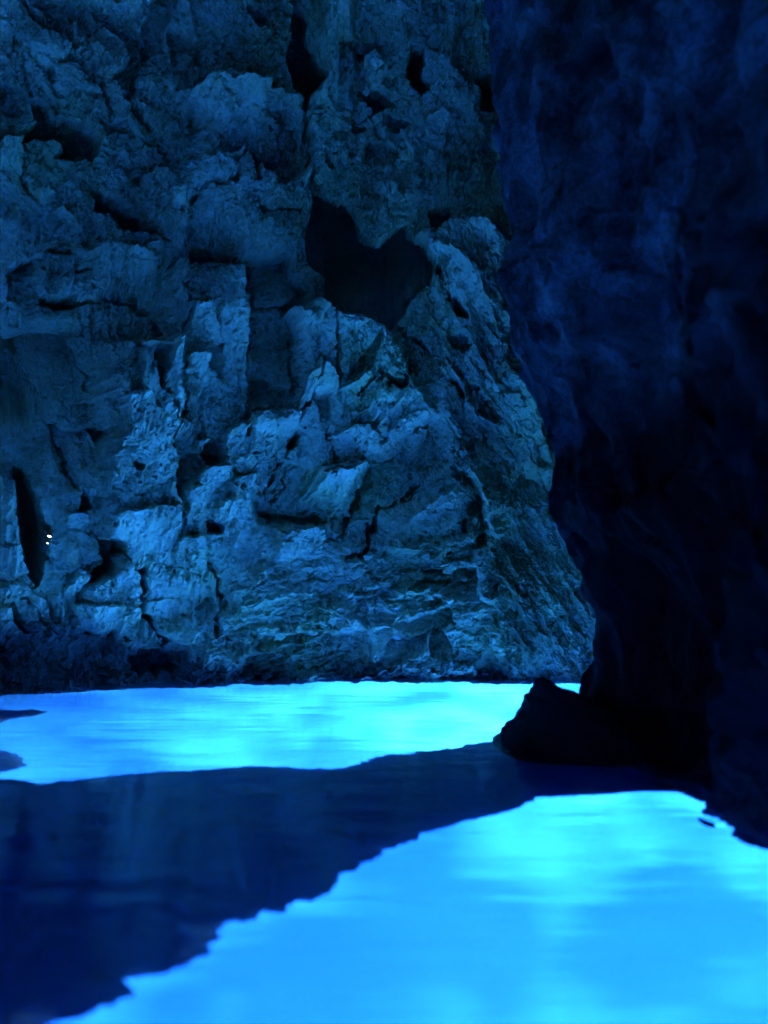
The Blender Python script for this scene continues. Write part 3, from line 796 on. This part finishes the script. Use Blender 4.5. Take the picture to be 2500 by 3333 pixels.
# under water the wall draws back
last = V[-1]
tail = []
for dz, dy in ((-0.05, 0.15), (-0.09, 0.6), (-0.12, 2.0), (-0.14, 4.5), (-0.15, 14)):
    r = last.copy()
    base = wall_base(np.clip(X0[-1], -12, 4), 0)
    r[:, 2] = np.minimum(last[:, 2], -0.1) + dz
    r[:, 1] = last[:, 1] * (1 - min(1, dy / 2)) + base * min(1, dy / 2) + dy
    tail.append(r)
Vall = np.concatenate([V, np.stack(tail)], 0)
nr, nc = Vall.shape[:2]
# gaps at the back of the fissure where daylight shows
reg(0, 0, 1)
gap = np.zeros_like(PX)
_dy, _dz = V[..., 1], V[..., 2] - CAM_H
_f = CP * _dy + SP * _dz
SPX = CX + FPX * V[..., 0] / _f; SPY = CY - FPX * (CP * _dz - SP * _dy) / _f      # where each wall vertex is seen from the landing
for g in ([(122, 1694), (134, 1696), (133, 1712), (126, 1724), (121, 1722)], [(133, 1738), (143, 1732), (143, 1738), (135, 1742)]):
    gap = np.maximum(gap, poly_sd(SPX, SPY, g) > -2.0)
keep = np.ones((nr - 1, nc - 1), bool)
keep[:len(rows) - 1] &= gap[:-1, :-1] < 0.5
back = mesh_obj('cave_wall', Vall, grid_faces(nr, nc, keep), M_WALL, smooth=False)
tag(back, kind='structure')

def wall_at(px, py):
    i = int(np.clip(np.searchsorted(rows, py), 1, len(rows) - 2)); j = int(np.clip(np.searchsorted(cols, px), 1, len(cols) - 2))
    p = V[i, j]
    return Vector(p.tolist())

# ------------------------------------------------------------------ stones that stand out of the breccia
def hull_mesh(seed):
    r = random.Random(seed)
    bm = bmesh.new()
    for _ in range(16):
        v = Vector((r.gauss(0, 1), r.gauss(0, 1), r.gauss(0, 1))).normalized()
        bm.verts.new((v.x * r.uniform(0.8, 1.1), v.y * r.uniform(0.7, 1), v.z * r.uniform(0.8, 1.1)))
    res = bmesh.ops.convex_hull(bm, input=bm.verts)
    bmesh.ops.delete(bm, geom=[g for g in res['geom_interior'] if isinstance(g, bmesh.types.BMVert)], context='VERTS')
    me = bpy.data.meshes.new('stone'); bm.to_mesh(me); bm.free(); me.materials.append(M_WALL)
    return me
HULLS = [hull_mesh(40 + i) for i in range(14)]
SR = random.Random(5)
def stone(px, py, wpx, hpx, ang=0.0, out=0.15):
    o = link(bpy.data.objects.new('stone', SR.choice(HULLS)), back)
    p = wall_at(px, py)
    u = p.y / FPX
    o.scale = (wpx * u * 0.5, min(wpx, hpx) * u * 0.5, hpx * u * 0.5)
    o.rotation_euler = (SR.uniform(-0.35, 0.35), math.radians(ang) + SR.uniform(-0.15, 0.15), SR.uniform(-0.4, 0.4))
    o.location = p + Vector((0, -min(wpx, hpx) * u * out, 0))
    return o
reg(800, 0, K)
for x, y, w, h, a in ((820, 455, 130, 150, 0), (830, 750, 110, 100, 20), (780, 720, 60, 70, -20), (930, 590, 110, 80, 15), (1080, 660, 70, 70, -20), (1100, 800, 100, 90, 10),
                      (1200, 590, 90, 70, 0), (1040, 930, 70, 160, -10), (1180, 1020, 90, 60, 10), (1145, 1080, 60, 90, 0), (1000, 1040, 50, 100, 30), (1020, 690, 60, 60, 0),
                      (1330, 1140, 50, 70, 0), (1090, 1150, 80, 90, 20), (1030, 1230, 70, 100, 0), (960, 1340, 120, 70, 10), (940, 1170, 60, 120, -10), (1210, 1140, 40, 90, 10),
                      (1130, 1420, 40, 110, 10), (1340, 1400, 60, 160, 5), (1000, 840, 60, 90, -15), (1050, 860, 50, 80, 0), (880, 860, 60, 40, 30), (740, 640, 50, 90, 0),
                      (1480, 1000, 70, 90, 0), (1400, 940, 70, 60, 0), (1320, 740, 60, 70, 10), (1550, 680, 60, 60, 0), (420, 830, 70, 60, 0), (960, 450, 90, 90, 0),
                      (1020, 500, 70, 80, 20), (1040, 590, 50, 60, 0), (620, 1000, 80, 140, 0), (680, 920, 60, 60, 0), (850, 1130, 60, 60, 0), (1270, 1200, 40, 60, 0)):
    q = P([(x, y)])[0]
    stone(q[0], q[1], w * K, h * K, a, 0.25)
reg(0, 0, 1)
def scatter(n, box, mask, lo, hi, ang, asp):
    k = 0; t = 0
    while k < n and t < n * 40:
        t += 1
        x = SR.uniform(box[0], box[1]); y = SR.uniform(box[2], box[3])
        i = int(np.searchsorted(rows, y)); j = int(np.searchsorted(cols, x))
        if mask[i, j] < 0.6 or H[i, j] < -120:
            continue
        w = lo + (hi - lo) * SR.random() ** 2
        stone(x, y, w, w * SR.uniform(0.7, asp), ang + SR.uniform(-15, 15), SR.uniform(0.0, 0.2)); k += 1
scatter(110, (1100, 1600, 180, 720), m_brec, 16, 48, 15, 1.6)
scatter(60, (1380, 1700, 760, 1500), m_strat, 14, 30, -27, 2.4)
scatter(60, (820, 1560, 1780, 2180), m_layer, 14, 38, 80, 1.8)

# ------------------------------------------------------------------ ceiling of the chamber
def ceiling():
    us = np.linspace(0, 1, 90); xs = np.linspace(-15.2, 4.2, 80)
    uu, xx = np.meshgrid(us, xs, indexing='ij')
    yy = 9.5 - 18.5 * uu
    zz = 12.9 - 6.0 * uu ** 1.5 - 0.03 * (xx + 1.5) ** 2
    zz = zz + 0.9 * fbm(xx * 0.5, yy * 0.5, 4, 2) + 0.35 * facets(xx, yy, 1.3, 1.0, 0.4, 3)[0]
    return mesh_obj('cave_ceiling', np.stack([xx, yy, zz], -1), grid_faces(90, 80, flip=True), M_CEIL)
tag(ceiling(), kind='structure')

# ------------------------------------------------------------------ right-hand wall
SIL = [(-400, 1560), (0, 1600), (362, 1596), (512, 1600), (753, 1655), (892, 1592), (1085, 1640), (1296, 1735), (1471, 1801), (1610, 1803), (1700, 1831), (1803, 1890), (1911, 1920), (1983, 1955), (2164, 1940), (2300, 1900), (2420, 1800)]
def right_wall():
    Ysil = 8.2
    sil = [at_dist(x, y, Ysil) for y, x in SIL]
    zs = np.array([p.z for p in sil])[::-1]; xsil = np.array([p.x for p in sil])[::-1]
    nz_, ns = 520, 420
    Z = np.linspace(-0.6, 13.2, nz_)
    Xs = np.interp(Z, zs, xsil)
    S = np.linspace(0, 1, ns)
    # plan of the wall foot, from behind the edge, round it, then towards the viewer and past
    SS, ZZ = np.meshgrid(S, Z)
    XX = np.zeros_like(SS); YY = np.zeros_like(SS)
    for i in range(nz_):
        xs0 = Xs[i]
        lean = np.clip((Z[i]) / 9.0, 0, 1.2)
        pl = np.array([(4.7, 13.8), (xs0 + 1.7, 11.0), (xs0 + 0.25, 8.9), (xs0, 8.1), (xs0 + 0.35, 7.2), (max(xs0 + 0.55, 1.95), 6.2), (2.3, 5.3), (2.45 - 0.2 * lean, 4.2), (2.5 - 0.5 * lean, 2.8), (2.55 - 0.6 * lean, 0.8), (2.7, -8.5)])
        d = np.r_[0, np.cumsum(np.hypot(*np.diff(pl, axis=0).T))]
        w = np.array([0, 0.10, 0.22, 0.32, 0.42, 0.52, 0.63, 0.74, 0.85, 0.93, 1.0])
        XX[i] = np.interp(S, w, pl[:, 0]); YY[i] = np.interp(S, w, pl[:, 1])
    # soften the plan polyline
    for _ in range(26):
        for A in (XX, YY):
            A[:, 1:-1] = 0.5 * A[:, 1:-1] + 0.25 * (A[:, 2:] + A[:, :-2])
    for _ in range(6):
        XX[1:-1] = 0.5 * XX[1:-1] + 0.25 * (XX[2:] + XX[:-2])
    # normals
    P0 = np.stack([XX, YY, ZZ], -1)
    du = np.gradient(P0, axis=1); dv = np.gradient(P0, axis=0)
    n = np.cross(du, dv); n /= np.linalg.norm(n, axis=-1, keepdims=True) + 1e-9
    c = np.array([-3.0, 3.0, 3.0]); flip = np.sign(((c - P0) * n).sum(-1, keepdims=True)); n = n * np.where(flip == 0, 1, flip)
    arc = np.cumsum(np.r_[0, np.hypot(np.diff(XX[nz_ // 3]), np.diff(YY[nz_ // 3]))])[None, :] * np.ones_like(SS)
    a, b = arc, ZZ
    aw = a + 0.25 * fbm(a * 1.1, b * 1.1, 4, 1); bw = b + 0.25 * fbm(a * 1.1 + 5, b * 1.1 + 8, 4, 2)
    h = 0.20 * facets(aw, bw, 0.8, 1.7, 0.3, 2, 0.8, 0.4)[0] + 0.05 * facets(aw, bw, 0.35, 0.6, 0.3, 4, 0.9, 0.5)[0]
    for _ in range(5):
        h[1:-1] = 0.5 * h[1:-1] + 0.25 * (h[2:] + h[:-2]); h[:, 1:-1] = 0.5 * h[:, 1:-1] + 0.25 * (h[:, 2:] + h[:, :-2])
    h = h + 0.30 * fbm(a * 0.9, b * 0.55, 4, 3) + 0.13 * fbm(a * 2.8, b * 2.0, 5, 5, 0.6) + 0.10 * facets(aw, bw, 0.32, 0.5, 0.3, 6, 0.9, 0.5)[0]
    h = (h - 0.03) * (1 - 0.4 * np.exp(-((SS - 0.32) / 0.09) ** 2))
    P1 = P0 + n * h[..., None]
    # foot thickens into the dark shelf that meets the water
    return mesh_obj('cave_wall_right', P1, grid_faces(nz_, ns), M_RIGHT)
tag(right_wall(), kind='structure')

# ------------------------------------------------------------------ rock outcrop at the foot of the right wall
def loft_rock(name, slices, mat, parent=None, nseg=96, amp=0.05, fq=6.0):
    """slices: (z, x_left, x_right, y_front, y_back)"""
    a = np.linspace(0, 2 * np.pi, nseg, endpoint=False)
    rowsv = []
    for k, (z, xl, xr, yf, yb) in enumerate(slices):
        cx, cy_, rx, ry = (xl + xr) / 2, (yf + yb) / 2, (xr - xl) / 2, (yb - yf) / 2
        ca, sa = np.cos(a), np.sin(a)
        x = cx + rx * np.sign(ca) * np.abs(ca) ** 0.75; y = cy_ + ry * np.sign(sa) * np.abs(sa) ** 0.75
        f = 1 + 0
        nn = fbm(np.cos(a) * 2 + z * fq * 0.6 + 7, np.sin(a) * 2 + z * fq + 3, 4, 4, 0.6)
        fz = facets(a * 1.6 + z * 0.3, np.full_like(a, z * 3.0), 0.5, 0.5, 0.3, 5)[0]
        r = amp * (nn + 0.9 * fz)
        rowsv.append(np.stack([x + ca * r, y + sa * r, np.full_like(a, z) + 0.4 * amp * nn], -1))
    rowsv = np.array(rowsv)
    nrr = len(rowsv)
    idx = np.arange(nrr * nseg).reshape(nrr, nseg)
    f = []
    for i in range(nrr - 1):
        for j in range(nseg):
            jj = (j + 1) % nseg
            f.append((idx[i, j], idx[i, jj], idx[i + 1, jj], idx[i + 1, j]))
    vs = rowsv.reshape(-1, 3).tolist()
    top = len(vs); vs.append(rowsv[-1].mean(0).tolist())
    o = None
    fq_ = list(f) + [(idx[-1, j], idx[-1, (j + 1) % nseg], top, top) for j in range(nseg)]
    me = bpy.data.meshes.new(name)
    me.from_pydata(vs, [], [tuple(int(v) for v in dict.fromkeys(q)) for q in fq_])
    me.update()
    me.polygons.foreach_set('use_smooth', np.ones(len(me.polygons), bool))
    me.materials.append(mat)
    return link(bpy.data.objects.new(name, me), parent)

def outcrop():
    prof = [(2416, 1637), (2391, 1645), (2370, 1658), (2357, 1680), (2332, 1687), (2311, 1698), (2269, 1708), (2260, 1727), (2239, 1734), (2214, 1748)]
    Yc = 7.55
    pts = [at_dist(x, y, Yc) for y, x in prof]
    zz = np.array([p.z for p in pts]); xx = np.array([p.x for p in pts])
    rt = [(2416, 2080), (2330, 2010), (2260, 1900), (2245, 1835), (2230, 1815), (2214, 1790)]
    pr = [at_dist(x, y, Yc) for y, x in rt]
    zr = np.array([p.z for p in pr]); xr = np.array([p.x for p in pr])
    sl = []
    for z in np.concatenate([np.linspace(-0.8, 0, 10)[:-1], np.linspace(0, zz[-1], 60)]):
        xl = np.interp(z, zz, xx) if z >= 0 else xx[0] - 0.05 + 0.1 * z
        xrr = np.interp(z, zr, xr) if z >= 0 else xr[0]
        t = np.clip(z / zz[-1], 0, 1)
        sl.append((z, xl, xrr, 6.7 + 0.55 * t, 8.4 - 0.6 * t))
    return loft_rock('rock_outcrop', sl, M_BLACK, amp=0.035)
tag(outcrop(), 'black jagged rock knob rising from bright cyan water at the foot of the dark wall', 'rock')

# ------------------------------------------------------------------ submerged ledge
def plan_rock(name, outline, ztop, zbot, mat, step=0.06, rough=0.08, bulge=0.15):
    """flat rock from a plan outline: (x, y) points; ragged rim, uneven top, sides that draw in below"""
    pts = []
    n = len(outline)
    for i in range(n):
        a = Vector(outline[i]); b = Vector(outline[(i + 1) % n])
        m = max(1, int((b - a).length / step))
        for k in range(m):
            pts.append(a.lerp(b, k / m))
    A = np.array([(p.x, p.y) for p in pts])
    c = A.mean(0)
    T = np.roll(A, -1, 0) - np.roll(A, 1, 0)
    N_ = np.stack([T[:, 1], -T[:, 0]], -1); N_ /= np.linalg.norm(N_, axis=1, keepdims=True) + 1e-9
    if np.sum(A[:, 0] * np.roll(A[:, 1], -1) - np.roll(A[:, 0], -1) * A[:, 1]) < 0:
        N_ = -N_
    for _ in range(10):
        N_ = 0.5 * N_ + 0.25 * (np.roll(N_, 1, 0) + np.roll(N_, -1, 0))
    jag = rough * (fbm(A[:, 0] * 2.2, A[:, 1] * 2.2, 4, 3, 0.6) + 1.1 * fbm(A[:, 0] * 6.3 + 2 * A[:, 1], A[:, 1] * 9, 5, 5, 0.8))
    jag = jag * (0.35 + 1.3 * sstep(-0.3, 0.5, fbm(A[:, 0] * 1.7 + 3, A[:, 1] * 1.7, 2, 1))) + 0.5 * rough * vnoise(A[:, 0] * 3.1, A[:, 1] * 3.1, 6)
    A = A + N_ * jag[:, None]
    rim = A; m_ = len(rim)
    rl = [tuple(q) for q in rim]
    g = max(0.08, min(0.16, (rim.max(0) - rim.min(0)).min() / 8))
    gx_, gy_ = np.meshgrid(np.arange(rim[:, 0].min(), rim[:, 0].max(), g), np.arange(rim[:, 1].min(), rim[:, 1].max(), g))
    gx_ = gx_.ravel(); gy_ = gy_.ravel()
    ok = poly_sd(gx_, gy_, rl) > g * 0.5
    pts2 = [Vector(q) for q in rim.tolist()] + [Vector((x_, y_)) for x_, y_ in zip(gx_[ok].tolist(), gy_[ok].tolist())]
    vo, _e, fo, ov, _oe, _of = delaunay_2d_cdt(pts2, [(j, (j + 1) % m_) for j in range(m_)], [], 1, 1e-6)
    vx = np.array([q.x for q in vo]); vy = np.array([q.y for q in vo])
    w = np.clip(poly_sd(vx, vy, rl), 0, None)
    up = ztop - 0.05 + np.clip(w / 0.3, 0, 1) * (0.05 + 0.07 * fbm(vx * 1.5, vy * 1.5, 3, 2))
    dn = ztop - 0.06 - (ztop - 0.06 - zbot) * np.clip(w / 0.6, 0, 1)
    n_ = len(vo)
    vs = np.concatenate([np.c_[vx, vy, up], np.c_[vx, vy, dn]]).tolist()
    faces = [tuple(int(v) for v in f) for f in fo] + [tuple(int(v) + n_ for v in f[::-1]) for f in fo]
    cnt = {}
    for f in fo:
        for i in range(len(f)):
            e_ = (f[i], f[(i + 1) % len(f)])
            cnt[e_] = 1
    for (p_, q_) in list(cnt):
        if (q_, p_) not in cnt:
            faces.append((int(q_), int(p_), int(p_) + n_, int(q_) + n_))
    me = bpy.data.meshes.new(name); me.from_pydata(vs, [], faces); me.update()
    me.polygons.foreach_set('use_smooth', np.ones(len(me.polygons), bool))
    me.materials.append(mat)
    return link(bpy.data.objects.new(name, me))

def W2(lst, d):
    return [tuple(on_water(x, y, d)[:2]) for x, y in lst]

far_edge = [(-500, 2545), (0, 2535), (130, 2555), (330, 2530), (520, 2510), (800, 2492), (1090, 2502), (1250, 2462), (1400, 2440), (1640, 2412)]
near_edge = [(1760, 2600), (1650, 2640), (1490, 2690), (1400, 2710), (1250, 2768), (1105, 2870), (980, 2935), (840, 2985), (720, 3010), (715, 3105), (600, 3160), (400, 3195), (430, 3250), (280, 3330), (0, 3420), (-400, 3600)]
ledge_out = W2(far_edge, 0.25) + [(2.2, 7.2), (2.3, 6.0)] + W2(near_edge, 0.28) + [(-6.0, 2.2), (-7.5, 5.0)]
ledge = plan_rock('rock_ledge', ledge_out, -0.2, -0.62, M_LEDGE, step=0.02, rough=0.055)
tag(ledge, 'broad dark submerged rock ledge dividing the two glowing pools', 'rock ledge')

# ------------------------------------------------------------------ small rocks in the water
def small_rock(name, loc, size, mat, label, cat='rock', seed=1, sub_=3):
    bm = bmesh.new()
    bmesh.ops.create_icosphere(bm, subdivisions=sub_, radius=1)
    r = random.Random(seed)
    cuts = [(Vector((r.uniform(-1, 1), r.uniform(-1, 1), r.uniform(-1, 1))).normalized(), r.uniform(0.55, 0.85)) for _ in range(9)]
    for v in bm.verts:
        for n, d in cuts:
            k = v.co.dot(n)
            if k > d:
                v.co -= n * (k - d)
        v.co *= 1 + 0.04 * r.uniform(-1, 1)
        v.co = Vector((v.co.x * size[0], v.co.y * size[1], v.co.z * size[2]))
    me = bpy.data.meshes.new(name); bm.to_mesh(me); bm.free()
    me.materials.append(mat)
    o = link(bpy.data.objects.new(name, me)); o.location = loc
    return tag(o, label, cat)
p = on_water(2305, 2683, 0.08)
small_rock('rock', (p.x, p.y, -0.06), (0.045, 0.13, 0.045), M_BLACK, 'small pointed dark rock alone in the bright water beside the black wall foot', seed=4)
o = plan_rock('rock', W2([(-260, 2300), (0, 2308), (60, 2313), (110, 2306), (155, 2316), (110, 2330), (40, 2342), (0, 2352), (-260, 2360)], 0.4), -0.36, -0.55, M_LEDGE, step=0.03, rough=0.05)
tag(o, 'long low submerged rock tongue in the far pool near the foot of the back wall', 'rock')
o = plan_rock('rock', W2([(-260, 2425), (0, 2438), (30, 2452), (70, 2470), (95, 2490), (60, 2500), (0, 2512), (-260, 2520)], 0.4), -0.36, -0.55, M_LEDGE, step=0.03, rough=0.05)
tag(o, 'blunt submerged rock beside the end of the broad ledge', 'rock')

# ------------------------------------------------------------------ the body of sea water: faint blue scattering
def water_body():
    m, nt, N, L, B = new_mat('sea_water_body')
    N.remove(B)
    v = N.new('ShaderNodeVolumePrincipled')
    v.inputs['Color'].default_value = (0.1, 0.3, 0.97, 1)
    v.inputs['Density'].default_value = 0.023
    L.new(v.outputs[0], N['Material Output'].inputs['Volume'])
    bm = bmesh.new()
    r = bmesh.ops.create_cube(bm, size=1)
    for q in r['verts']:
        q.co = (-17 if q.co.x < 0 else 14, -11 if q.co.y < 0 else 26, -6.5 if q.co.z < 0 else -0.03)
    me = bpy.data.meshes.new('water_body'); bm.to_mesh(me); bm.free(); me.materials.append(m)
    return tag(link(bpy.data.objects.new('water_body', me)), kind='stuff')
water_body()
